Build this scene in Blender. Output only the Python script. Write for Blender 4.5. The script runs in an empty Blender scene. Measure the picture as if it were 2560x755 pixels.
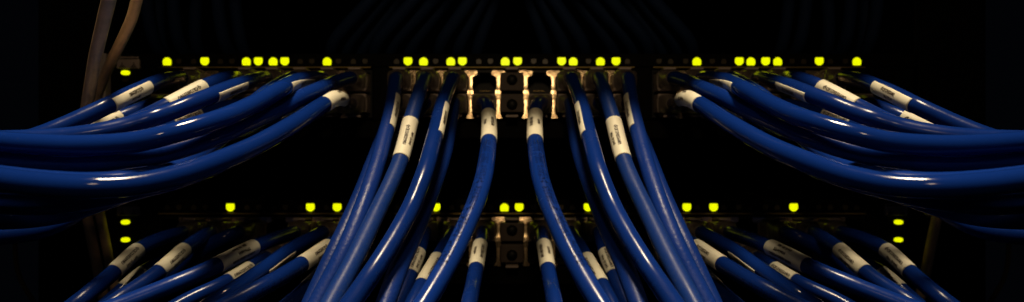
import bpy, bmesh, math, random
import numpy as np
from mathutils import Vector

# ------------------------------------------------------------------ camera, world, lamps, exposure
S = bpy.context.scene
COL = S.collection
F, D = 1700.0, 0.34                    # focal length in photo pixels, metres from the lens to the switch fronts
CX, CY = 1280.0, 377.5

cam_d = bpy.data.cameras.new("camera")
cam = bpy.data.objects.new("camera", cam_d)
COL.objects.link(cam)
cam.location = (0, -D, 0)
cam.rotation_euler = (math.radians(90), 0, 0)
cam_d.sensor_width = 36.0
cam_d.lens = 36.0 * F / 2560.0
cam_d.clip_start, cam_d.clip_end = 0.005, 20.0
cam_d.dof.use_dof = True
cam_d.dof.focus_distance = 0.235
cam_d.dof.aperture_fstop = cam_d.lens / 2.3
cam_d.dof.aperture_blades = 7
S.camera = cam

W = bpy.data.worlds.new("World")
S.world = W
W.use_nodes = True
W.node_tree.nodes["Background"].inputs[0].default_value = (0.45, 0.6, 1.0, 1)
W.node_tree.nodes["Background"].inputs[1].default_value = 0.0012

WARM = (1.0, 0.80, 0.52)
for sx in (-1, 1):                       # two louvred ceiling strips, one over each half of the rack
    lamp_d = bpy.data.lights.new("aisle_lamp", "AREA")
    lamp_d.shape, lamp_d.size, lamp_d.size_y = "RECTANGLE", 0.13, 0.22
    lamp_d.energy, lamp_d.color, lamp_d.spread = 0.43, WARM, math.radians(29)
    lamp = bpy.data.objects.new("aisle_lamp", lamp_d)
    COL.objects.link(lamp)
    lamp.location = (sx * 0.05, -0.27, 0.85)
    lamp.rotation_euler = (Vector((sx * 0.125, -0.15, 0.0)) - lamp.location).to_track_quat("-Z", "Y").to_euler()
front_d = bpy.data.lights.new("front_fill", "AREA")  # added frontal fill that brightens the springs, plugs and front faces
front_d.shape, front_d.size = "DISK", 0.05
front_d.energy, front_d.color, front_d.spread = 0.045, (1.0, 0.72, 0.42), math.radians(72)
front = bpy.data.objects.new("front_fill", front_d)
COL.objects.link(front)
front.location = (0.0, -0.50, 0.20)
front.rotation_euler = (Vector((0.0, 0.0, 0.015)) - front.location).to_track_quat("-Z", "Y").to_euler()

S.view_settings.view_transform = "Standard"
S.view_settings.look = "None"
S.view_settings.exposure = 0.0
S.view_settings.gamma = 1.0
S.view_settings.use_curve_mapping = False
S.render.engine = "CYCLES"
S.cycles.use_denoising = True
S.cycles.max_bounces = 6

# ------------------------------------------------------------------ materials
def mat(name, color, rough=0.5, metal=0.0, trans=0.0, emit=None, emit_s=0.0, spec=0.5, coat=0.0):
    m = bpy.data.materials.new(name)
    m.use_nodes = True
    b = m.node_tree.nodes["Principled BSDF"]
    b.inputs["Base Color"].default_value = (*color, 1)
    b.inputs["Roughness"].default_value = rough
    b.inputs["Metallic"].default_value = metal
    b.inputs["Transmission Weight"].default_value = trans
    b.inputs["Specular IOR Level"].default_value = spec
    b.inputs["Coat Weight"].default_value = coat
    if emit:
        b.inputs["Emission Color"].default_value = (*emit, 1)
        b.inputs["Emission Strength"].default_value = emit_s
    return m

def speckle(m, c1, c2, scale, lo, hi, bump=0.0, bump_scale=400.0, rough=None, vary=0.0):
    """base colour wanders from c1 to c2 with a noise; fine bump on top"""
    nt = m.node_tree
    b = nt.nodes["Principled BSDF"]
    tc = nt.nodes.new("ShaderNodeTexCoord")
    n = nt.nodes.new("ShaderNodeTexNoise")
    n.inputs["Scale"].default_value = scale
    n.inputs["Detail"].default_value = 3
    nt.links.new(tc.outputs["Object"], n.inputs["Vector"])
    r = nt.nodes.new("ShaderNodeMapRange")
    r.inputs[1].default_value, r.inputs[2].default_value = lo, hi
    nt.links.new(n.outputs["Fac"], r.inputs[0])
    mx = nt.nodes.new("ShaderNodeMix")
    mx.data_type = "RGBA"
    mx.inputs[6].default_value = (*c1, 1)
    mx.inputs[7].default_value = (*c2, 1)
    nt.links.new(r.outputs[0], mx.inputs[0])
    if vary:
        oi = nt.nodes.new("ShaderNodeObjectInfo")
        vr = nt.nodes.new("ShaderNodeMapRange")
        vr.inputs[3].default_value, vr.inputs[4].default_value = 1.0 - vary, 1.0 + vary
        hs = nt.nodes.new("ShaderNodeHueSaturation")
        nt.links.new(oi.outputs["Random"], vr.inputs[0])
        nt.links.new(vr.outputs[0], hs.inputs["Value"])
        nt.links.new(mx.outputs[2], hs.inputs["Color"])
        nt.links.new(hs.outputs[0], b.inputs["Base Color"])
    else:
        nt.links.new(mx.outputs[2], b.inputs["Base Color"])
    if rough:
        rr = nt.nodes.new("ShaderNodeMapRange")
        rr.inputs[3].default_value, rr.inputs[4].default_value = rough
        n3 = nt.nodes.new("ShaderNodeTexNoise")
        n3.inputs["Scale"].default_value = 90
        n3.inputs["Detail"].default_value = 4
        nt.links.new(tc.outputs["Object"], n3.inputs["Vector"])
        rr.inputs[1].default_value, rr.inputs[2].default_value = 0.35, 0.7
        nt.links.new(n3.outputs["Fac"], rr.inputs[0])
        nt.links.new(rr.outputs[0], b.inputs["Roughness"])
    if bump:
        n2 = nt.nodes.new("ShaderNodeTexNoise")
        n2.inputs["Scale"].default_value = bump_scale
        n2.inputs["Detail"].default_value = 2
        nt.links.new(tc.outputs["Object"], n2.inputs["Vector"])
        bp = nt.nodes.new("ShaderNodeBump")
        bp.inputs["Strength"].default_value = bump
        bp.inputs["Distance"].default_value = 0.0006
        nt.links.new(n2.outputs["Fac"], bp.inputs["Height"])
        nt.links.new(bp.outputs[0], b.inputs["Normal"])
    return m

M = {}
BLUE = (0.0033, 0.021, 0.16)
M["blue"] = speckle(mat("blue_pvc", BLUE, 0.3, spec=0.22), BLUE, (0.02, 0.04, 0.16), 1500, 0.66, 0.76, 0.12, 220, (0.16, 0.30), 0.2)
M["dusty"] = speckle(mat("dusty_blue_pvc", BLUE, 0.42, spec=0.16), (0.005, 0.026, 0.16), (0.022, 0.04, 0.14), 1300, 0.52, 0.80, 0.12, 500, (0.36, 0.5))
M["glossy"] = speckle(mat("glossy_blue_pvc", BLUE, 0.12, spec=0.3), BLUE, (0.02, 0.04, 0.16), 1500, 0.68, 0.78, 0.06, 160, (0.07, 0.15), 0.12)
M["matte"] = speckle(mat("matte_blue_pvc", BLUE, 0.4, spec=0.18), BLUE, (0.014, 0.036, 0.15), 1300, 0.62, 0.78, 0.25, 700, (0.34, 0.46), 0.2)
M["paper"] = speckle(mat("label_paper", (0.8, 0.77, 0.7), 0.55), (0.76, 0.72, 0.58), (0.66, 0.61, 0.47), 120, 0.4, 0.7, 0.1, 300)
M["ink"] = mat("black_ink", (0.03, 0.018, 0.014), 0.6)
M["jacket_ink"] = mat("jacket_ink", (0.002, 0.002, 0.004), 0.8, spec=0.03)
M["clear"] = mat("clear_plug_plastic", (0.48, 0.38, 0.32), 0.55, trans=0.2)
M["boot"] = speckle(mat("smoked_boot_plastic", (0.10, 0.08, 0.07), 0.4, trans=0.4), (0.24, 0.19, 0.165), (0.15, 0.12, 0.105), 250, 0.4, 0.65, 0.2, 500)
M["dimmed_clear"] = mat("dimmed_plug_plastic", (0.10, 0.075, 0.06), 0.6, trans=0.2, spec=0.2)  # darker copy of the clear plug plastic, dimness put into the colour
M["black"] = speckle(mat("black_paint", (0.012, 0.012, 0.011), 0.65, spec=0.06), (0.0022, 0.0022, 0.002), (0.0035, 0.0032, 0.0025), 150, 0.4, 0.7, 0.1, 900)
M["jack"] = mat("black_jack_plastic", (0.004, 0.004, 0.0035), 0.5, spec=0.2)
M["spring"] = speckle(mat("tinned_spring_metal", (0.95, 0.78, 0.5), 0.24, 0.9), (0.97, 0.76, 0.45), (0.80, 0.50, 0.28), 400, 0.45, 0.65, 0.2, 700)
M["edge"] = mat("brass_edge", (0.30, 0.22, 0.07), 0.5, 0.6)
M["gold"] = mat("gold_contact", (0.9, 0.62, 0.2), 0.3, 1.0)
M["led"] = mat("lit_lime_lens", (0.2, 0.25, 0.0), 0.3, emit=(0.92, 1.0, 0.0), emit_s=0.97)
M["led_off"] = mat("unlit_lens", (0.05, 0.038, 0.012), 0.4)
M["plate"] = speckle(mat("beige_plate", (0.48, 0.38, 0.31), 0.5), (0.50, 0.40, 0.33), (0.42, 0.33, 0.27), 90, 0.4, 0.6)
M["emblem"] = mat("dark_emblem_print", (0.05, 0.04, 0.035), 0.5)
M["ear"] = speckle(mat("pale_painted_steel", (0.50, 0.42, 0.38), 0.45), (0.52, 0.44, 0.39), (0.40, 0.33, 0.29), 140, 0.4, 0.65, 0.1, 500)
M["steel"] = mat("bright_screw_steel", (0.75, 0.66, 0.58), 0.2, 1.0)
M["grey"] = speckle(mat("grey_beige_pvc", (0.30, 0.24, 0.17), 0.45), (0.80, 0.55, 0.31), (0.64, 0.44, 0.24), 160, 0.4, 0.7, 0.2, 350)
M["shaded_blue"] = mat("shaded_blue_pvc", (0.006, 0.018, 0.055), 0.75, spec=0.15)  # jacket blue darkened to stand in for shade behind the switch fronts
M["brown"] = mat("dark_brown_pvc", (0.05, 0.04, 0.025), 0.6)
M["yellow"] = mat("ochre_pvc", (0.2, 0.13, 0.01), 0.5)

# ------------------------------------------------------------------ helpers
def P(px, py, y=0.0):
    d = D + y
    return Vector(((px - CX) / F * d, y, (CY - py) / F * d))

def link(name, mesh, parent=None, m=None):
    o = bpy.data.objects.new(name, mesh)
    COL.objects.link(o)
    if m:
        mesh.materials.append(m)
    if parent:
        o.parent = parent
    return o

def tag(o, label=None, cat=None, group=None, kind=None):
    if label: o["label"] = label
    if cat: o["category"] = cat
    if group: o["group"] = group
    if kind: o["kind"] = kind
    return o

def empty(name, loc, label, cat, group=None):
    o = bpy.data.objects.new(name, None)
    o.empty_display_size = 0.01
    COL.objects.link(o)
    o.location = loc
    return tag(o, label, cat, group)

def mesh_of(name, verts, faces, smooth=False):
    me = bpy.data.meshes.new(name)
    me.from_pydata([tuple(map(float, v)) for v in verts], [], [tuple(f) for f in faces])
    me.update()
    if smooth:
        me.shade_smooth()
    return me

def bm_mesh(name, bm, smooth=False):
    bmesh.ops.recalc_face_normals(bm, faces=bm.faces)
    me = bpy.data.meshes.new(name)
    bm.to_mesh(me)
    bm.free()
    if smooth:
        me.shade_smooth()
    return me

def box(bm, x0, x1, y0, y1, z0, z1, bev=0.0):
    r = bmesh.ops.create_cube(bm, size=1.0)
    for v in r["verts"]:
        v.co = Vector(((x0 + x1) / 2 + v.co.x * (x1 - x0), (y0 + y1) / 2 + v.co.y * (y1 - y0), (z0 + z1) / 2 + v.co.z * (z1 - z0)))
    if bev:
        es = list({e for v in r["verts"] for e in v.link_edges})
        bmesh.ops.bevel(bm, geom=es, offset=bev, segments=2, affect="EDGES", profile=0.6)

def prism(bm, pts, y0, y1):
    """outline pts (x, z) extruded from y0 to y1"""
    a = [bm.verts.new((x, y0, z)) for x, z in pts]
    b = [bm.verts.new((x, y1, z)) for x, z in pts]
    bm.faces.new(a)
    bm.faces.new(list(reversed(b)))
    n = len(pts)
    for i in range(n):
        bm.faces.new((a[i], b[i], b[(i + 1) % n], a[(i + 1) % n]))

def catmull(pts, step):
    pts = [np.array(p, float) for p in pts]
    pts = [2 * pts[0] - pts[1]] + pts + [2 * pts[-1] - pts[-2]]
    out = []
    for i in range(1, len(pts) - 2):
        p0, p1, p2, p3 = pts[i - 1:i + 3]
        t0 = 0.0
        t1 = t0 + max(1e-6, np.linalg.norm(p1 - p0)) ** 0.5
        t2 = t1 + max(1e-6, np.linalg.norm(p2 - p1)) ** 0.5
        t3 = t2 + max(1e-6, np.linalg.norm(p3 - p2)) ** 0.5
        n = max(2, int(np.linalg.norm(p2 - p1) / 0.0008))
        for k in range(n):
            t = t1 + (t2 - t1) * k / n
            A1 = (t1 - t) / (t1 - t0) * p0 + (t - t0) / (t1 - t0) * p1
            A2 = (t2 - t) / (t2 - t1) * p1 + (t - t1) / (t2 - t1) * p2
            A3 = (t3 - t) / (t3 - t2) * p2 + (t - t2) / (t3 - t2) * p3
            B1 = (t2 - t) / (t2 - t0) * A1 + (t - t0) / (t2 - t0) * A2
            B2 = (t3 - t) / (t3 - t1) * A2 + (t - t1) / (t3 - t1) * A3
            out.append((t2 - t) / (t2 - t1) * B1 + (t - t1) / (t2 - t1) * B2)
    out.append(pts[-2])
    q = np.array(out)
    # smooth the dense curve a little, then take even steps
    for _ in range(12):
        q[1:-1] = 0.25 * q[:-2] + 0.5 * q[1:-1] + 0.25 * q[2:]
    s = np.concatenate([[0], np.cumsum(np.linalg.norm(np.diff(q, axis=0), axis=1))])
    m = max(4, int(s[-1] / step))
    u = np.linspace(0, s[-1], m + 1)
    return np.stack([np.interp(u, s, q[:, k]) for k in range(3)], 1)

def frames(c, ref=None):
    """tangent and two normals at every point; the first normal starts towards ref"""
    t = np.gradient(c, axis=0)
    t /= np.linalg.norm(t, axis=1)[:, None]
    n = np.zeros_like(c)
    r = np.array([0.0, -1.0, 0.2]) if ref is None else ref
    n0 = r - t[0] * np.dot(r, t[0])
    if np.linalg.norm(n0) < 1e-3:
        n0 = np.array([0, 0, 1.0]) - t[0] * t[0][2]
    n[0] = n0 / np.linalg.norm(n0)
    for i in range(1, len(c)):
        v = n[i - 1] - t[i] * np.dot(n[i - 1], t[i])
        n[i] = v / np.linalg.norm(v)
    b = np.cross(n, t)
    return t, n, b

def tube(name, c, radius, sides=20, wob=0.0, rnd=None):
    t, n, b = frames(c)
    rad = np.full(len(c), radius)
    if wob:
        ph = rnd.uniform(0, 6.28), rnd.uniform(0, 6.28)
        x = np.arange(len(c)) / len(c)
        rad = rad * (1 + wob * np.sin(x * 23 + ph[0]) + wob * 0.6 * np.sin(x * 61 + ph[1]))
    vs = []
    for k in range(sides):
        a = 2 * math.pi * k / sides
        vs.append(c + rad[:, None] * (n * math.cos(a) + b * math.sin(a)))
    vs = np.stack(vs, 1).reshape(-1, 3)
    m = len(c)
    fs = []
    for i in range(m - 1):
        for k in range(sides):
            k2 = (k + 1) % sides
            fs.append((i * sides + k, i * sides + k2, (i + 1) * sides + k2, (i + 1) * sides + k))
    fs.append(tuple(range(sides)))
    fs.append(tuple((m - 1) * sides + k for k in reversed(range(sides))))
    return vs, fs

def flip(vs, fs, side):
    if side < 0:
        return vs, fs
    vs = np.array(vs) * np.array([-1.0, 1, 1])
    return vs, [tuple(reversed(f)) for f in fs]

_text = {}
def text_tris(s):
    """flat lettering as triangles, 1 unit long along x and 1 unit tall"""
    if s in _text:
        return _text[s]
    cu = bpy.data.curves.new("lettering", "FONT")
    cu.body = s
    cu.size = 1.0
    cu.offset = 0.065
    cu.resolution_u = 1
    cu.space_character = 1.12
    o = bpy.data.objects.new("lettering", cu)
    COL.objects.link(o)
    dg = bpy.context.evaluated_depsgraph_get()
    ev = o.evaluated_get(dg)
    me = ev.to_mesh()
    me.calc_loop_triangles()
    v = np.array([x.co[:2] for x in me.vertices])
    f = [tuple(l.vertices) for l in me.loop_triangles]
    ev.to_mesh_clear()
    bpy.data.objects.remove(o)
    bpy.data.curves.remove(cu)
    v = (v - v.min(0)) / (v.max(0) - v.min(0))
    _text[s] = (v, f)
    return _text[s]

class Wrap:
    """a stretch of a cable's centre line on which labels and lettering are rolled"""
    def __init__(self, c, i0, i1):
        i0, i1 = max(0, min(i0, i1)), min(len(c) - 1, max(i0, i1))
        seg = c[i0:i1 + 1]
        mid = seg[len(seg) // 2]
        look = np.array(cam.location) - mid
        t, n, b = frames(seg, None)
        tm = t[len(seg) // 2]
        u = look - tm * np.dot(look, tm)
        u /= np.linalg.norm(u)
        k = len(seg) // 2
        self.a0 = math.atan2(np.dot(u, b[k]), np.dot(u, n[k]))
        self.c, self.t, self.n, self.b = seg, t, n, b
        self.s = np.concatenate([[0], np.cumsum(np.linalg.norm(np.diff(seg, axis=0), axis=1))])
        self.L = self.s[-1]
    def at(self, s, ang, r):
        """s along the cable, ang from the side that faces the viewer (radians)"""
        s = np.asarray(s); ang = np.asarray(ang) + self.a0
        f = lambda q: np.stack([np.interp(s, self.s, q[:, k]) for k in range(3)], -1)
        c, n, b = f(self.c), f(self.n), f(self.b)
        return c + r * (n * np.cos(ang)[..., None] + b * np.sin(ang)[..., None])

def nearest(c, q):
    px = CX + c[:, 0] / (c[:, 1] + D) * F
    py = CY - c[:, 2] / (c[:, 1] + D) * F
    ok = (c[:, 1] + D) > 0.02
    e = np.where(ok, (px - q[0]) ** 2 + (py - q[1]) ** 2, 1e12)
    return int(e.argmin())

# ------------------------------------------------------------------ the setting
def structure(name, me, m):
    return tag(link(name, me, None, m), kind="structure")

bm = bmesh.new(); box(bm, -0.45, 0.45, 0.42, 0.44, -0.30, 0.30)
structure("cabinet_wall", bm_mesh("cabinet_wall", bm), M["black"])

for sx in (-1, 1):
    bm = bmesh.new()
    x0, x1 = sorted((sx * 0.2035, sx * 0.240))
    box(bm, x0, x1, 0.004, 0.036, -0.28, 0.28, 0.0012)
    o = link("rack_post", bm_mesh("rack_post", bm), None, M["black"])
    tag(o, "black steel rack post behind the %s switch ears" % ("pale" if sx < 0 else "shade-blackened"), "rack post", "rack posts")

bm = bmesh.new(); box(bm, -0.27, 0.27, -0.0725, 0.30, 0.104, 0.14, 0.001)  # unseen board added overhead to keep ports and rear cables in shade
tag(link("shade_board", bm_mesh("shade_board", bm), None, M["black"]), "unseen black board added above the upper switch to shade ports and cables", "shade board")

# ------------------------------------------------------------------ switches
CENTRE = [k * 68.5 for k in range(-4, 5)]
SIDE = [382 + 66.5 * k for k in range(8)]
COLS = [(-s) for s in reversed(SIDE)] + CENTRE + SIDE
MM = D / F                                   # metres per photo pixel on the switch fronts

def led_mesh(up):
    bm = bmesh.new()
    pts = [(-10, -10.2), (10, -10.2)]
    pts = [(-8.5, -10.4), (8.5, -10.4), (10.6, -8.8), (11.2, -4), (11.2, 2), (9.8, 5.2), (6.2, 8.6), (3, 10.4), (-3, 10.4), (-6.2, 8.6), (-9.8, 5.2), (-11.2, 2), (-11.2, -4), (-10.6, -8.8)]
    s = 0.94
    pts = [(x * MM * s, (z if up else -z) * MM * s) for x, z in pts]
    if not up:
        pts.reverse()
    prism(bm, pts, -0.0002, 0.0006)
    return bm_mesh("indicator_light", bm)

def oval_mesh():
    bm = bmesh.new()
    pts = []
    for k in range(20):
        a = 2 * math.pi * k / 20
        cx, cz = math.cos(a), math.sin(a)
        pts.append((math.copysign(abs(cx) ** 0.75, cx) * 10.5 * MM, math.copysign(abs(cz) ** 0.85, cz) * 5.8 * MM))
    prism(bm, pts, -0.0009, 0.0006)
    return bm_mesh("status_light", bm)

def jack_mesh():
    """open socket: thin front rim, four inner walls, stepped key slot, back"""
    bm = bmesh.new()
    w, h = 33.2 * MM, 29.3 * MM
    iw, ih = 28.8 * MM, 23.0 * MM
    def ring(hw, hh, y, z0=0.0):
        return [bm.verts.new((x * hw, y, z0 + z * hh)) for x, z in ((-1, -1), (1, -1), (1, 1), (-1, 1))]
    r = [ring(w, h, 0.010), ring(w, h, -0.0008), ring(iw, ih, -0.0008), ring(iw, ih, 0.012)]
    for a, b in zip(r, r[1:]):
        for i in range(4):
            bm.faces.new((a[i], a[(i + 1) % 4], b[(i + 1) % 4], b[i]))
    bm.faces.new(r[-1])
    box(bm, -iw, -iw * 0.45, 0.001, 0.011, -ih + 0.0002, -ih * 0.72)
    box(bm, iw * 0.45, iw, 0.001, 0.011, -ih + 0.0002, -ih * 0.72)
    return bm_mesh("jack", bm)

def spring_mesh():
    """sheet-metal shield strip between two columns of sockets: cap, web, contact bulge, foot"""
    bm = bmesh.new()
    half = [(15, 60), (16.5, 57), (15.5, 49), (11, 47), (5, 45), (3.6, 40), (3.5, 22), (4, 14), (6.6, 9), (7, 0), (6, -9), (3.7, -14), (3.2, -40), (4.6, -50), (9, -56), (10, -60)]
    pts = [(x * MM, z * MM) for x, z in half] + [(-x * MM, z * MM) for x, z in reversed(half)]
    # ladder of quads so that the strip can bow forward in the middle
    L = half
    ys = [-0.0022 - 0.0003 * math.exp(-((z - 3) / 12.0) ** 2) + 0.0002 * max(0, (abs(z) - 44) / 16.0) for x, z in L]
    th = 0.0004
    fr, bk = [], []
    for (x, z), y in zip(L, ys):
        fr.append((bm.verts.new((-x * MM, y + 0.00003, z * MM)), bm.verts.new((0, y, z * MM)), bm.verts.new((x * MM, y + 0.00003, z * MM))))
        bk.append((bm.verts.new((-x * MM, 0.0012, z * MM)), bm.verts.new((x * MM, 0.0012, z * MM))))
    for i in range(len(L) - 1):
        a, b = fr[i], fr[i + 1]
        bm.faces.new((a[0], a[1], b[1], b[0])); bm.faces.new((a[1], a[2], b[2], b[1]))
        c, d = bk[i], bk[i + 1]
        bm.faces.new((c[0], a[0], b[0], d[0])); bm.faces.new((a[2], c[1], d[1], b[2]))
    bm.faces.new((fr[0][0], bk[0][0], bk[0][1], fr[0][2], fr[0][1]))
    bm.faces.new((fr[-1][1], fr[-1][2], bk[-1][1], bk[-1][0], fr[-1][0]))
    return bm_mesh("shield_spring", bm)

LED_UP, LED_DOWN, OVAL, JACK, SPRING = led_mesh(True), led_mesh(False), oval_mesh(), jack_mesh(), spring_mesh()
JACK.materials.append(M["jack"]); SPRING.materials.append(M["spring"])
OFFS = {}
def lens(me, on):
    k = (me.name, on)
    if k not in OFFS:
        c = me.copy(); c.materials.clear(); c.materials.append(M["led" if on else "led_off"])
        OFFS[k] = c
    return OFFS[k]

bm = bmesh.new()
for k in range(8):
    box(bm, (-13.5 + k * 3.6) * MM, (-11.7 + k * 3.6) * MM, 0.008, 0.0115, 18.5 * MM, 20.5 * MM)
CONTACT = bm_mesh("contact_row", bm); CONTACT.materials.append(M["gold"])

def screw(parent, px, py):
    bm = bmesh.new()
    bmesh.ops.create_uvsphere(bm, u_segments=20, v_segments=10, radius=14 * MM)
    for v in bm.verts:
        v.co.y *= 0.5
        v.co.y = min(v.co.y, 0.0003)
    o = link("screw", bm_mesh("screw", bm, True), parent, M["steel"])
    p = P(px, py); o.location = (p.x, -0.0021, p.z)
    bm = bmesh.new()
    for a in (0, math.pi / 2):
        n0 = len(bm.verts)
        box(bm, -7 * MM, 7 * MM, -0.0016, 0.0, -1.4 * MM, 1.4 * MM)
        bm.verts.ensure_lookup_table()
        for v in bm.verts[n0:] if a else []:
            v.co = Vector((v.co.z, v.co.y - 0.00002, v.co.x))
    s = link("screw_slot", bm_mesh("screw_slot", bm), o, M["jack"])
    s.location = (0, -0.0001, 0)

def ear(root, sx, dy, pale):
    bm = bmesh.new()
    x0, x1 = sorted((sx * 202.2 * 0.001, sx * 209.5 * 0.001))
    z0, z1 = P(0, 346 + dy).z, P(0, 134 + dy).z
    zc = P(0, 249 + dy).z
    box(bm, x0, x1, -0.0018, 0.0035, z0, z1, 0.0006)
    e = link("mounting_ear", bm_mesh("mounting_ear", bm), root, M["ear" if pale else "black"])
    tag(e, "pale painted ear" if pale else None)
    bm = bmesh.new()
    pts = [((sx * 205.9 * 0.001) + 7 * MM * math.cos(a), zc + 4.5 * MM * math.sin(a)) for a in [2 * math.pi * k / 18 for k in range(18)]]
    prism(bm, pts, -0.00205, -0.0016)
    link("slot", bm_mesh("slot", bm), e, M["jack"])
    return e

def emblem_plate(root, px, py):
    bm = bmesh.new()
    p = P(px, py)
    box(bm, p.x - 28 * MM, p.x + 28 * MM, -0.0012, 0.001, p.z - 11.5 * MM, p.z + 11.5 * MM, 0.0003)
    pl = link("nameplate", bm_mesh("nameplate", bm), root, M["plate"])
    bm = bmesh.new()
    hs = [3, 6, 11, 6, 3]
    for cx in (-14, 15):
        for i, h in enumerate(hs):
            x = p.x + (cx + (i - 2) * 3.1) * MM
            box(bm, x - 0.95 * MM, x + 0.95 * MM, -0.0014, -0.001, p.z - 10.3 * MM, p.z + (-10.3 + h * 1.25) * MM)
    link("emblem", bm_mesh("emblem", bm), pl, M["emblem"])
    bm = bmesh.new()
    rr = random.Random(5)
    x = -25
    while x < 24:
        w = rr.uniform(1.5, 3.2)
        box(bm, p.x + x * MM, p.x + (x + w) * MM, -0.0008, 0.0002, p.z + 14.5 * MM, p.z + rr.uniform(17.5, 19) * MM)
        x += w + 1.2
    link("model_print", bm_mesh("model_print", bm), root, M["plate"])

def switch(dy, lit, label, upper):
    base = P(CX, 346 + dy)
    root = empty("network_switch", (0, 0, base.z), label, "network switch", "network switches in the rack")
    h = bpy.data.objects.new("chassis", None)
    bpy.data.objects.remove(h)
    parts = []
    def add(name, me, loc, parent=None):
        o = link(name, me, parent or root)
        o.location = loc
        if parent is None:
            parts.append(o)
        return o
    # chassis: a body behind the sockets and a front lip above and below them
    bm = bmesh.new()
    zt, zb = P(0, 134 + dy).z, base.z
    zp0, zp1 = P(0, 300 + dy).z, P(0, 171 + dy).z
    X = 0.2015
    box(bm, -X, X, 0.0125, 0.25, zb, zt, 0.0008)
    box(bm, -X, X, 0.0, 0.0123, zp1 + 0.0007, zt, 0.0006)
    box(bm, -X, X, 0.0, 0.0123, zb, zp0 - 0.0003, 0.0006)
    for a, b in ((-1004, -852 - 34), (-382 + 34, -274 - 35), (274 + 35, 382 - 34), (852 + 34, 1004)):
        box(bm, a * MM, b * MM, 0.0, 0.0123, zp0 - 0.0001, zp1 + 0.0005, 0.0004)
    ch = add("chassis", bm_mesh("chassis", bm), (0, 0, 0)); ch.data.materials.append(M["black"])
    for a, b in ((-852 - 30, -382 + 30), (-274 - 32, 274 + 32), (382 - 30, 852 + 30)):
        bm = bmesh.new(); z = P(0, 169.0 + dy).z
        box(bm, a * MM, b * MM, -0.0012, 0.0006, z - 1.6 * MM, z + 1.6 * MM, 0.0002)
        t = add("trim_strip", bm_mesh("trim_strip", bm), (0, 0, 0)); t.data.materials.append(M["edge"])
    for c in COLS:
        for y in (205, 265):
            q = P(CX + c, y + dy)
            j = add("jack", JACK, (q.x, 0, q.z))
            if y == 205:
                j.scale.z = -1
            link("contact_row", CONTACT, j)
    for blk in ([-s for s in SIDE], CENTRE, SIDE):
        cs = sorted(blk)
        for a, b in zip(cs, cs[1:]):
            q = P(CX + (a + b) / 2, 238 + dy)
            add("shield_spring", SPRING, (q.x, -0.0006, q.z)).rotation_euler.x = math.radians(-7)
    # port lights: a pair over every column
    for c in COLS:
        s = 1 if c > 0.1 else -1
        for up, dx in ((True, -14.5), (False, 14.5)):
            px = CX + c + (dx if s < 0 else -dx)
            on = False
            for lx, lu in lit:
                if lu == up and abs(lx - px) < 13:
                    on, px = True, lx
            q = P(px, 153.5 + dy)
            o = add("indicator_light", lens(LED_UP if up else LED_DOWN, on), (q.x, 0, q.z))
            if not on:
                o.scale = (0.62, 1, 0.62)
    for sx in (-1, 1):
        if upper and sx > 0:
            parts.append(ear(root, sx, dy, False)); continue  # unlit ear, its shade given as black colour
        parts.append(ear(root, sx, dy, upper))
        before = set(root.children)
        emblem_plate(root, CX + sx * 957, 160 + dy + (2 if not upper else 0))
        parts.extend(set(root.children) - before)
        for y, on in (((182, True), (201, False)) if upper else ((190, True), (234, True))):
            q = P(CX + sx * 965, y + dy)
            o = add("status_light", lens(OVAL, on), (q.x, 0, q.z))
            if not on: o.scale = (0.8, 1, 0.7)
        before = set(root.children)
        screw(root, CX + sx * 1036, 162 + dy)
        parts.extend(set(root.children) - before)
    for o in parts:
        o.location.z -= base.z
    return root

R = lambda lst: [(2 * CX - x, u) for x, u in lst]
Lu = [(418, True), (512, False), (616, True), (646, False), (683, True), (712, False), (818, True)]
Cu = [(1020, False), (1059, True), (1127, True), (1156, False)]
switch(0, Lu + R(Lu) + Cu + R(Cu) + [(1263, True), (1294, False)], "upper black network switch with the longer row of lime lights", True)
Ll = [(576, False), (776, False), (843, False), (1090, False)]
switch(365, Ll + R(Ll) + [(1261, True), (1298, False)], "lower black network switch with few lime lights, half hidden by hanging blue cables", False)

# ------------------------------------------------------------------ patch cables
DIA = 0.0064
RAD = DIA / 2

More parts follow.
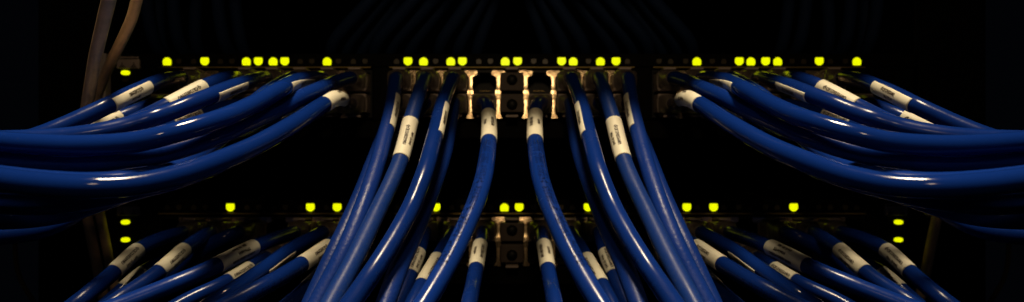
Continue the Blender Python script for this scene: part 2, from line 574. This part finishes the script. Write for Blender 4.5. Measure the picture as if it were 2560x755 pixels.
def plug_mesh():
    bm = bmesh.new()
    box(bm, -0.0056, 0.0056, -0.0105, 0.010, -0.0052, 0.0036, 0.0004)
    for k in (-1, 1):
        box(bm, k * 0.0056 - 0.0002, k * 0.0056 + 0.0002, -0.0095, -0.002, -0.003, 0.002)
    return bm_mesh("plug", bm)
def latch_mesh():
    bm = bmesh.new()
    pts = [(-0.003, 0.0037), (0.003, 0.0037), (0.003, 0.0046), (-0.003, 0.0046)]
    a = [bm.verts.new((x, 0.008, z)) for x, z in pts]
    b = [bm.verts.new((x, -0.0108, z + 0.0014)) for x, z in pts]
    for i in range(4):
        bm.faces.new((a[i], b[i], b[(i + 1) % 4], a[(i + 1) % 4]))
    bm.faces.new(a); bm.faces.new(list(reversed(b)))
    return bm_mesh("latch", bm)
def boot_mesh():
    """moulded strain relief: rounded square at the plug, round at the cable, with ribs"""
    vs, fs, n = [], [], 20
    prof = [(-0.0085, 0.0053, 0.0043, 0.35), (-0.0112, 0.0056, 0.0047, 0.4), (-0.0132, 0.0052, 0.0046, 0.6), (-0.0137, 0.0045, 0.0042, 0.8), (-0.0148, 0.0046, 0.0043, 0.85), (-0.0153, 0.0041, 0.0040, 0.95), (-0.0163, 0.0042, 0.0041, 1.0), (-0.0168, 0.0038, 0.0038, 1.0), (-0.0182, 0.00372, 0.00372, 1.0), (-0.0184, 0.0033, 0.0033, 1.0)]
    for y, a, c, e in prof:
        for k in range(n):
            t = 2 * math.pi * k / n
            x, z = math.cos(t), math.sin(t)
            vs.append((math.copysign(abs(x) ** e, x) * a, y, math.copysign(abs(z) ** e, z) * c - 0.0004 * (1 - e)))
    for i in range(len(prof) - 1):
        for k in range(n):
            fs.append((i * n + k, (i + 1) * n + k, (i + 1) * n + (k + 1) % n, i * n + (k + 1) % n))
    fs.append(tuple(range(n)))
    return mesh_of("boot", vs, fs, True)
PLUG, LATCH, BOOT = plug_mesh(), latch_mesh(), boot_mesh()
PLUG.materials.append(M["clear"]); LATCH.materials.append(M["clear"]); BOOT.materials.append(M["boot"])

ALL = []                              # (name, centre line) for the spacing check
SERIAL, LEN, LOT, PART, SHORT = "QCR12432998U", "MPP (2.2m)", "CGMCH CHINA 05488", "77P04A800", "JJE (0.5m)"
SETS = {                              # (text, angle of the line's middle in degrees, height m, length m, shift m)
    "serial": [(SERIAL, -14, 0.0017, 0.0118, 0.0), (LEN, 26, 0.00135, 0.0074, 0.0012)],
    "lot": [(LOT, 20, 0.0017, 0.0104, 0.0), (PART, -36, 0.00135, 0.0056, 0.0003)],
    "three": [(SHORT, -40, 0.0014, 0.0086, 0.0), (PART, -2, 0.0015, 0.0074, -0.0008), (LOT, 38, 0.0014, 0.0140, 0.0)],
}

def rolled_text(w, lines, turn, r, side, room):
    vs, fs = [], []
    for s, deg, hgt, ln, sh in lines:
        v, f = text_tris(s)
        ln = min(ln, room * 0.86)
        s0 = w.L / 2 - ln / 2 + sh
        pos = w.at(s0 + v[:, 0] * ln, math.radians(deg + turn) + (v[:, 1] - 0.5) * hgt / RAD, r)
        fs += [tuple(i + len(vs) for i in t) for t in f]
        vs += list(pos)
    return flip(vs, fs, side)

def dot_print(w, deg, s0, s1, r, rnd, rows=7, lines=1, pitch=0.00040):
    """ink-jet lettering on a jacket: columns of little dots, in groups"""
    vs, fs = [], []
    for ln in range(lines):
        s = s0
        while s < s1:
            for ch in range(rnd.randint(3, 8)):
                cols = rnd.randint(3, 4)
                for c in range(cols):
                    for k in range(rows):
                        if rnd.random() < 0.52:
                            a = math.radians(deg) + ln * 0.52 + (k - rows / 2) * 0.00030 / RAD
                            e = 0.00011
                            da = e / RAD
                            q = w.at(np.array([s - e, s + e, s + e, s - e]), np.array([a - da, a - da, a + da, a + da]), r)
                            i = len(vs); vs += list(q); fs.append((i, i + 1, i + 2, i + 3))
                    s += pitch
                s += pitch
            s += pitch * 4
    return vs, fs

def cable(spec, side):
    """side -1: as traced; +1: its mirror image"""
    rnd = random.Random(spec["id"])
    port = P(spec["port"][0], spec["port"][1])
    up = spec["up"]
    pts = [(port.x, -0.010, port.z), (port.x, -0.0145, port.z), (port.x, -0.0190, port.z)]
    for x, y, w in spec["path"]:
        d = F * DIA / w
        pts.append(tuple(P(x, y, d - D)))
    c = catmull(pts, 0.0015)
    ALL.append((spec["id"], c))
    mx = np.array([-1.0 if side > 0 else 1.0, 1, 1])
    loc = np.array(port) * mx
    sname = "grey-cord side" if side < 0 else "cord-free side"
    root = empty("patch_cable", loc, spec["label"].replace("{s}", sname), "patch cable", spec["group"])
    def part(name, vs, fs, m, parent=None, smooth=True):
        vs, fs = flip(vs, fs, side)
        me = mesh_of(name, np.array(vs) - loc, fs, smooth)
        return link(name, me, parent or root, m)
    vs, fs = tube("jacket", c, RAD, 24, 0.006, rnd)
    jk = part("jacket", vs, fs, M[spec.get("mat", "blue")])
    p = link("plug", PLUG, root)
    link("latch", LATCH, p)
    b = link("boot", BOOT, root)
    if not up:
        p.scale.z = -1; b.scale.z = -1
    lab = spec.get("sleeve")
    if lab:
        q0, q1, a0, a1, kind, turn = lab[:6]
        i0, i1 = nearest(c, q0), nearest(c, q1)
        w = Wrap(c, i0, i1)
        twist = lab[6] if len(lab) > 6 else 0.0
        n, m = 30, max(8, len(w.c) * 2)
        ss = np.linspace(0, w.L, m)
        aa = np.radians(np.linspace(a0, a1, n))
        gs, ga = np.meshgrid(ss, aa, indexing="ij")
        ga = ga + np.radians(twist) * (gs / w.L - 0.5)
        out = w.at(gs, ga, RAD + 0.00016).reshape(-1, 3)
        inn = w.at(gs, ga, RAD - 0.00002).reshape(-1, 3)
        N = m * n
        vs = np.concatenate([out, inn])
        fs = []
        for i in range(m - 1):
            for k in range(n - 1):
                fs.append((i * n + k, i * n + k + 1, (i + 1) * n + k + 1, (i + 1) * n + k))
        rim = [i * n for i in range(m)] + [(m - 1) * n + k for k in range(1, n)] + [i * n + n - 1 for i in range(m - 2, -1, -1)] + [k for k in range(n - 2, 0, -1)]
        for a, b2 in zip(rim, rim[1:] + rim[:1]):
            fs.append((a, b2, b2 + N, a + N))
        fs = [tuple(reversed(f)) for f in fs]
        sl = part("sleeve", vs, fs, M["paper"])
        tv, tf = [], []
        for s, deg, hgt, ln, sh in SETS[kind]:
            v, f = text_tris(s)
            ln = min(ln, w.L * 0.84)
            s0 = w.L / 2 - ln / 2 + min(sh, w.L * 0.1)
            pos = w.at(s0 + v[:, 0] * ln, math.radians(deg + turn) + (v[:, 1] - 0.5) * hgt / RAD, RAD + 0.00026)
            tf += [tuple(i + len(tv) for i in t) for t in f]
            tv += list(pos)
        part("print", tv, [tuple(reversed(f)) for f in tf], M["ink"], sl, False)
    for q0, q1, deg, lines in spec.get("marks", []):
        w = Wrap(c, nearest(c, q0), nearest(c, q1))
        vs, fs = dot_print(w, deg, 0, w.L, RAD + 0.00008, random.Random(spec["id"] + "m"), lines=lines)
        part("jacket_print", vs, [tuple(reversed(f)) for f in fs], M["jacket_ink"], jk, False)
    return root

UP, LO = (205, 265), (570, 630)
GU = "patch cables swept sideways from the upper switch"
GC = "patch cables hanging from the middle sockets of the upper switch"
GL = "patch cables leaving the lower switch"
SPECS = []
def C(id, col, row, path, label, group, **k):
    base = UP if group != GL else LO
    SPECS.append(dict(id=id, port=(col, base[row]), up=row == 0, path=path, label=label, group=group, **k))

# --- swept sideways from the upper switch
C("L1", 499, 0, [(400, 203, 37), (361, 219, 39), (318, 239, 41), (275, 261, 43), (220, 287, 44), (160, 314, 45), (95, 340, 46), (0, 365, 47), (-150, 385, 47)],
  "outermost high blue cable, white serial sleeve facing out nearest the mounting ear, {s}", GU, sleeve=((362, 219), (274, 262), -28, 150, "serial", 14))
C("L1b", 499, 1, [(380, 264, 37), (330, 282, 38.2), (280, 303, 39), (235, 323, 39.5), (150, 347, 40), (0, 372, 41), (-150, 390, 41)],
  "shadowed blue cable, its sleeve tucked under the outermost sleeved cable, upper switch, {s}", GU, sleeve=((300, 294), (212, 332), -120, 120, "serial", 10))
C("L1c", 565.5, 1, [(480, 268, 35), (440, 284, 35.5), (390, 300, 36.2), (340, 312, 36.8), (280, 328, 37.2), (200, 350, 37.6), (0, 385, 38), (-150, 400, 38)],
  "deep blue cable with barely showing sleeve, third from the ear, upper switch, {s}", GU, sleeve=((365, 306), (300, 322), -120, 120, "serial", 10))
C("L2", 632, 0, [(560, 198, 37.2), (510, 217, 38.7), (465, 240, 39.7), (424, 262, 40.7), (380, 284, 41.2), (330, 307, 41.7), (260, 330, 42.2), (150, 348, 43.2), (0, 356, 44.2), (-150, 356, 45.2)],
  "blue cable with a bright cream sleeve half covered by the cable in front, {s}", GU, sleeve=((510, 217), (424, 262), -85, 60, "serial", 2))
C("L3", 698.5, 0, [(620, 205, 37), (570, 222, 40), (530, 238, 42), (480, 258, 43.5), (428, 279, 44.5), (380, 295, 45.5), (327, 312, 46), (250, 330, 47), (150, 343, 48), (0, 350, 49), (-150, 350, 50)],
  "blue cable with a dim sleeve turned under, between cream-sleeved and brightly glinting cables, {s}", GU, sleeve=((603, 211), (533, 237), 2, 170, "serial", 52))
C("L3b", 698.5, 1, [(600, 263, 36), (540, 274, 37), (480, 293, 38.3), (420, 313, 39), (330, 340, 39.5), (200, 362, 40), (0, 372, 40.5), (-150, 378, 41)],
  "hidden blue cable with only a sliver of sleeve under the dim-sleeved cable, {s}", GU, sleeve=((500, 287), (440, 305), -120, 120, "serial", 0))
C("L4", 831.5, 0, [(750, 200, 38), (697, 226, 44), (660, 247, 45.5), (600, 277, 48.5), (548, 298, 50.5), (430, 334, 53), (331, 356, 54), (207, 364, 54.5), (100, 361, 54.4), (0, 354, 54), (-150, 340, 52.5)],
  "topmost thick glossy blue cable with a long white glint, short sleeve near plug, {s}", GU, mat="glossy", sleeve=((768, 193), (712, 219), 8, 170, "serial", 48, -40))
C("L4b", 831.5, 1, [(750, 263, 36), (710, 274, 37.5), (650, 302, 40), (560, 337, 43), (430, 367, 45), (300, 387, 46), (150, 397, 47), (0, 397, 47.5), (-150, 392, 48)],
  "dark blue cable almost hidden behind the glinting top cable, {s}", GU, sleeve=((740, 265), (690, 283), -120, 120, "serial", 0))
C("L5", 898, 0, [(830, 209, 36), (808, 219, 38), (734, 252, 42), (697, 272, 43.5), (620, 308, 46.5), (540, 341, 49.3), (430, 377, 51.4), (300, 399, 52.7), (150, 407, 52.9), (0, 401, 52.6), (-150, 388, 51.2)],
  "plain blue cable without visible sleeve between the two white-glinting cables, {s}", GU)
C("L6", 898, 1, [(835, 247, 39.5), (808, 262, 41.5), (734, 310, 46), (640, 363, 50), (560, 398, 52.8), (450, 437, 55.8), (340, 461, 58.3), (220, 467, 60.2), (100, 460, 61), (0, 448, 60.8), (-150, 425, 59)],
  "lowest thick blue cable with a white glint and square sleeve beside its plug, {s}", GU, mat="glossy", sleeve=((858, 239), (812, 262), -85, 75, "lot", -12))
C("L7", 765, 1, [(692, 300, 36), (650, 360, 38.5), (560, 405, 43), (450, 447, 48), (340, 475, 50.5), (220, 500, 52.7), (100, 511, 53.2), (0, 508, 53), (-150, 495, 52)],
  "dim blue cable sagging just below the lowest glinting cable, {s}", GU)
C("L10", 765, 0, [(650, 245, 39.5), (600, 298, 43), (530, 360, 45.7), (450, 416, 49), (340, 449, 53.8), (220, 458, 55.6), (100, 452, 56.4), (0, 441, 56.4), (-150, 420, 55)],  # hidden cable added to close the bundle and shade those below
  "blue cable lying concealed right behind the lowest glinting cable, {s}", GU)
C("L8", 632, 1, [(570, 290, 35.4), (540, 340, 36.6), (510, 395, 38.5), (450, 440, 40.5), (380, 464, 42.2), (300, 491, 44), (200, 524, 45.5), (100, 545, 46.2), (0, 551, 46.8), (-150, 551, 47)],
  "unlit blue cable second from bottom of the sagging sideways bundle, {s}", GU)
C("L9", 432.5, 1, [(352, 276, 34.5), (340, 320, 34.9), (326, 370, 35.6), (310, 410, 36.5), (280, 455, 37.8), (230, 505, 39.2), (170, 548, 40.6), (100, 578, 41.6), (0, 592, 42.3), (-150, 600, 42.8)],
  "unlit blue cable at the very bottom of the sagging sideways bundle, {s}", GU)
# --- hanging from the middle
C("C0", 1006, 1, [(975, 300, 35.5), (955, 350, 37), (932, 410, 39), (905, 480, 41), (873, 552, 42.5), (838, 626, 44), (783, 745, 46), (735, 850, 48)],
  "outermost hanging blue cable, mostly behind its neighbour, {s}", GC, mat="matte")
C("C1", 1006, 0, [(986, 225, 35), (978, 275, 36.8), (965, 330, 38.6), (943, 410, 41), (918, 485, 43), (892, 555, 44.6), (862, 626, 46), (795, 755, 48), (745, 850, 49.5)],
  "hanging blue cable with a narrow sleeve at its edge, next to the outermost, {s}", GC, mat="matte", sleeve=((984, 243), (966, 325), 12, 165, "serial", 55))
C("C2b", 1074, 1, [(1034, 292, 34.9), (996, 345, 35.4), (976, 400, 36.2), (950, 470, 38), (915, 550, 40.5), (866, 650, 43), (812, 755, 45), (765, 850, 46)],
  "shaded hanging blue cable with beige sleeve peeping between two lit cables, {s}", GC, sleeve=((998, 340), (974, 404), -120, 120, "serial", 0))
C("C2", 1074, 0, [(1046, 240, 36.6), (1027, 300, 38.2), (1015, 350, 39.4), (1001, 400, 40.7), (983, 445, 42), (962, 490, 43.3), (938, 540, 44.8), (902, 615, 47), (868, 682, 49), (828, 755, 51.2), (780, 850, 54)],
  "dusty hanging blue cable with a large serial sleeve facing forward, {s}", GC, mat="dusty", sleeve=((1024, 303), (1002, 398), -100, 95, "serial", 6))
C("C3b", 1141, 1, [(1128, 300, 35), (1112, 380, 38), (1094, 437, 40.2), (1064, 516, 43), (1034, 589, 45.5), (1000, 662, 48), (972, 735, 50.3), (962, 765, 51), (925, 850, 53)],
  "plain hanging blue cable without sleeve, behind the brightest cable's inner side, {s}", GC, mat="matte")
C("C3", 1141, 0, [(1118, 226, 35.6), (1101, 279, 38.1), (1093, 316, 39.8), (1084, 350, 41.6), (1062, 430, 44.6), (1030, 512, 46.5), (1000, 570, 48.3), (967, 626, 50), (930, 683, 51.6), (880, 755, 53), (815, 850, 55)],
  "bright hanging blue cable with half a sleeve showing on its inner edge, {s}", GC, sleeve=((1106, 268), (1086, 342), 18, 165, "serial", 58), marks=[((1010, 555), (900, 725), 52, 2)])
C("C4", 1210, 1, [(1217, 262, 34.8), (1222, 295, 36.3), (1223, 320, 37.7), (1222, 355, 39.8), (1217, 400, 43), (1208, 450, 45.6), (1188, 512, 47.8), (1162, 572, 49.6), (1137, 626, 51.2), (1108, 680, 52.8), (1066, 750, 55), (1000, 850, 58)],
  "innermost hanging blue cable with black dot print, sleeved below an empty socket, {s}", GC, sleeve=((1221, 287), (1222, 354), -165, 165, "lot", 6), marks=[((1221, 368), (1108, 680), -42, 2)])
# --- lower switch
C("D1", 499, 0, [(400, 597, 35.4), (343, 626, 37.4), (288, 677, 39.3), (240, 718, 40.9), (195, 755, 42.1), (120, 810, 43.2)],
  "very dark sleeved blue cable nearest the status lights, lower switch, {s}", GL, sleeve=((346, 624), (288, 677), -100, 110, "serial", 8))
C("D2b", 499, 1, [(400, 658, 35.3), (357, 682, 36.0), (312, 720, 37.2), (270, 757, 38.0), (200, 817, 38.8)],
  "buried blue cable with dim sleeve under the two outermost, lower switch, {s}", GL, sleeve=((357, 682), (308, 722), -120, 120, "serial", 0))
C("D2", 565.5, 0, [(490, 603, 35.5), (461, 624, 36.6), (400, 677, 39.0), (340, 720, 40.5), (290, 752, 41.7), (220, 800, 42.9)],
  "dark blue cable, second sleeve from the status lights, lower switch, {s}", GL, sleeve=((462, 623), (400, 677), -90, 110, "serial", 18))
C("D10", 632, 0, [(565, 592, 34.4), (515, 617, 34.5), (462, 658, 34.6), (402, 710, 35), (340, 757, 35.6), (280, 805, 36)],
  "unlit blue cable without sleeve behind the large three-line sleeve, lower switch, {s}", GL)
C("D3", 765, 0, [(690, 596, 36.0), (631, 619, 39.1), (545, 662, 42.3), (500, 683, 43.4), (430, 712, 44.6), (340, 748, 45.8), (200, 800, 47.7)],
  "thick blue cable with a large three-line sleeve, lower switch, {s}", GL, sleeve=((633, 618), (543, 663), -110, 110, "three", 0))
C("D3b", 698.5, 1, [(625, 670, 36.0), (590, 692, 37.2), (540, 718, 38.4), (470, 750, 39.5), (380, 800, 41.1)],
  "blue cable with a small brown-lit sleeve right beneath the three-line sleeve, {s}", GL, sleeve=((622, 672), (575, 700), -120, 120, "serial", 0))
C("D4", 831.5, 0, [(760, 605, 35.6), (715, 632, 37.2), (670, 665, 39.2), (620, 700, 40.7), (560, 740, 42.3), (480, 795, 43.4)],
  "blue cable with white glint and edge-on sleeve beside the three-line sleeve, lower switch, {s}", GL, mat="glossy", sleeve=((725, 625), (655, 677), 35, 170, "serial", 70))
C("D5", 898, 0, [(845, 600, 36.2), (815, 619, 38.0), (753, 661, 41.2), (700, 693, 43.1), (662, 714, 44.5), (600, 747, 45.8), (500, 800, 48.1)],
  "blue cable with well lit serial sleeve nearest the hanging bundle, lower switch, {s}", GL, sleeve=((818, 617), (753, 661), -95, 100, "serial", 8), marks=[((735, 672), (600, 747), 30, 2)])
C("D6", 898, 1, [(845, 656, 36), (815, 674, 37.5), (780, 708, 39.2), (735, 750, 41), (650, 820, 43)],
  "blue cable emerging behind the hanging bundle, thin sleeve edge showing, lower switch, {s}", GL, sleeve=((830, 664), (770, 718), -130, -35, "serial", -80))
C("D8", 1074, 0, [(1052, 615, 35), (1042, 645, 36), (1020, 700, 37.3), (990, 770, 39), (950, 850, 41)],
  "blue cable hidden behind hanging cables with just a scrap of sleeve, lower switch, {s}", GL, sleeve=((1046, 630), (1028, 682), -150, 150, "serial", 0))
C("D7", 1141, 0, [(1115, 610, 35.5), (1092, 650, 37), (1062, 700, 38.5), (1038, 745, 40), (995, 825, 42)],
  "shaded blue cable, serial sleeve crossed by the dot-printed cable, lower switch, {s}", GL, sleeve=((1094, 646), (1057, 708), -130, 110, "serial", 20))
C("D9", 1210, 0, [(1206, 597, 34.8), (1200, 614, 35.8), (1190, 673, 38.0), (1183, 710, 39.8), (1174, 755, 42.8), (1155, 850, 45.3)],
  "innermost short blue cable hanging from lower switch with a lot sleeve, {s}", GL, sleeve=((1200, 613), (1190, 672), -150, 150, "lot", 6))

for sp in SPECS:
    for side in (-1, 1):
        cable(sp, side)

DARKPLUG = PLUG.copy()
DARKPLUG.materials.clear()
DARKPLUG.materials.append(M["dimmed_clear"])
for py, lab in ((205, "clear capped plug in the top socket at the upper switch's middle, no cable"), (265, "clear capped plug in the bottom socket at the upper switch's middle, no cable"),
                (570, "clear capped plug in the top socket at the lower switch's middle, no cable"), (630, "clear capped plug in the bottom socket at the lower switch's middle, no cable")):
    q = P(CX, py)
    root = empty("capped_plug", q, lab, "plug", "capped plugs in the middle sockets")
    p = link("plug", DARKPLUG, root)
    link("latch", LATCH, p)
    bm = bmesh.new()
    bmesh.ops.create_uvsphere(bm, u_segments=16, v_segments=8, radius=0.0027)
    for v in bm.verts:
        v.co.y = v.co.y * 0.6 - 0.0106
    link("cap", bm_mesh("cap", bm, True), root, M["jack"])
    if py in (265, 630):
        p.scale.z = -1

# ------------------------------------------------------------------ other cords
def cord(name, path, dia, m, label, cat, group=None, side=-1, world=False, sides=16, step=0.002):
    pts = path if world else [tuple(P(x, y, F * dia / w - D)) for x, y, w in path]
    c = catmull(pts, step)
    if not world:
        ALL.append((name, c))
    vs, fs = tube(name, c, dia / 2, sides, 0.004, random.Random(label))
    vs, fs = flip(vs, fs, side)
    o = link(name, mesh_of(name, vs, fs, True), None, m)
    return tag(o, label, cat, group)

GD, GE = 0.0048, 0.0043
cord("grey_cord", [(281, -40, 34), (272, 0, 33), (260, 50, 32), (248, 100, 31), (237, 150, 30), (229, 200, 29), (220, 250, 28), (212, 300, 27.3), (205, 345, 26.4), (203, 400, 25.5), (208, 480, 24.7), (218, 540, 24.4), (232, 610, 24.4), (248, 690, 24.4), (262, 755, 24.4), (280, 850, 24.4)],
     GD, M["grey"], "thicker grey-beige cord running almost straight down past the pale mounting ear", "cord", "grey cords")
cord("grey_cord", [(352, -40, 26.5), (342, 0, 26.2), (330, 45, 26), (305, 100, 25.5), (280, 150, 24.5), (258, 200, 23.3), (240, 250, 22.5), (232, 290, 22.1), (230, 345, 21.9), (233, 420, 21.8), (241, 490, 21.8), (251, 540, 21.8), (265, 610, 21.8), (281, 690, 21.8), (295, 755, 21.8), (313, 850, 21.8)],
     GE, M["grey"], "slimmer grey-beige cord bending across beside the emblem plate", "cord", "grey cords")
cord("grey_cord", [(262, 330, 24.2), (240, 360, 24.4), (214, 420, 24.7), (211, 480, 24.6), (218, 540, 24.4), (232, 610, 24.4), (248, 690, 24.4), (262, 755, 24.4), (280, 850, 24.4)],
     GD, M["grey"], "dim grey-beige cord hanging below the bundle on the cord-free side", "cord", "grey cords", side=1)
for side in (-1, 1):
    cord("thin_cord", [(70, 520, 9.5), (46, 570, 10), (38, 620, 10.4), (48, 690, 10.8), (84, 755, 11.2), (130, 830, 11.5)], 0.0022, M["brown"],
         "thin dim cord below the sagging cables in the far corner, " + ("grey-cord side" if side < 0 else "cord-free side"), "cord", "thin cords", side=side)

# cables above, behind the switch fronts, that lie back over the upper chassis
ZT = P(0, 134).z + 0.0036
rnd = random.Random(11)
def drop(x_top, x_bot, y):
    a = P(x_top, -60, y); b = P(x_bot, 120, y)
    return [tuple(a), (a.x * 0.6 + b.x * 0.4, y - 0.004, a.z * 0.6 + b.z * 0.4), (b.x, y, ZT + 0.006), (b.x + (b.x - a.x) * 0.1, y + 0.006, ZT + 0.0008), (b.x + (b.x - a.x) * 0.2, y + 0.03, ZT), (b.x + (b.x - a.x) * 0.25, y + 0.08, ZT)]
for side in (-1, 1):
    for i, (t, b) in enumerate([(980, 835), (1012, 872), (1045, 908), (1085, 945), (1140, 985), (1172, 1030), (1215, 1105), (1240, 1150), (1262, 1195)]):
        cord("upper_cable", drop(t, b, 0.020 + 0.010 * (i % 3)), DIA, M["shaded_blue"], "dark blurred blue cable slanting down behind the upper switch's middle lights, " + ("grey-cord side" if side < 0 else "cord-free side"), "cable",
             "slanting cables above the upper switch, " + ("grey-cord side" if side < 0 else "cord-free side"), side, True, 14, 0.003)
    for i, (t, b) in enumerate([(372, 385), (408, 402), (440, 446), (505, 490), (548, 560), (590, 604)]):
        cord("upper_cable", drop(t, b, 0.020 + 0.010 * (i % 2)), DIA, M["shaded_blue"], "dark blurred blue cable hanging straight above the sideways-swept cables, " + ("grey-cord side" if side < 0 else "cord-free side"), "cable",
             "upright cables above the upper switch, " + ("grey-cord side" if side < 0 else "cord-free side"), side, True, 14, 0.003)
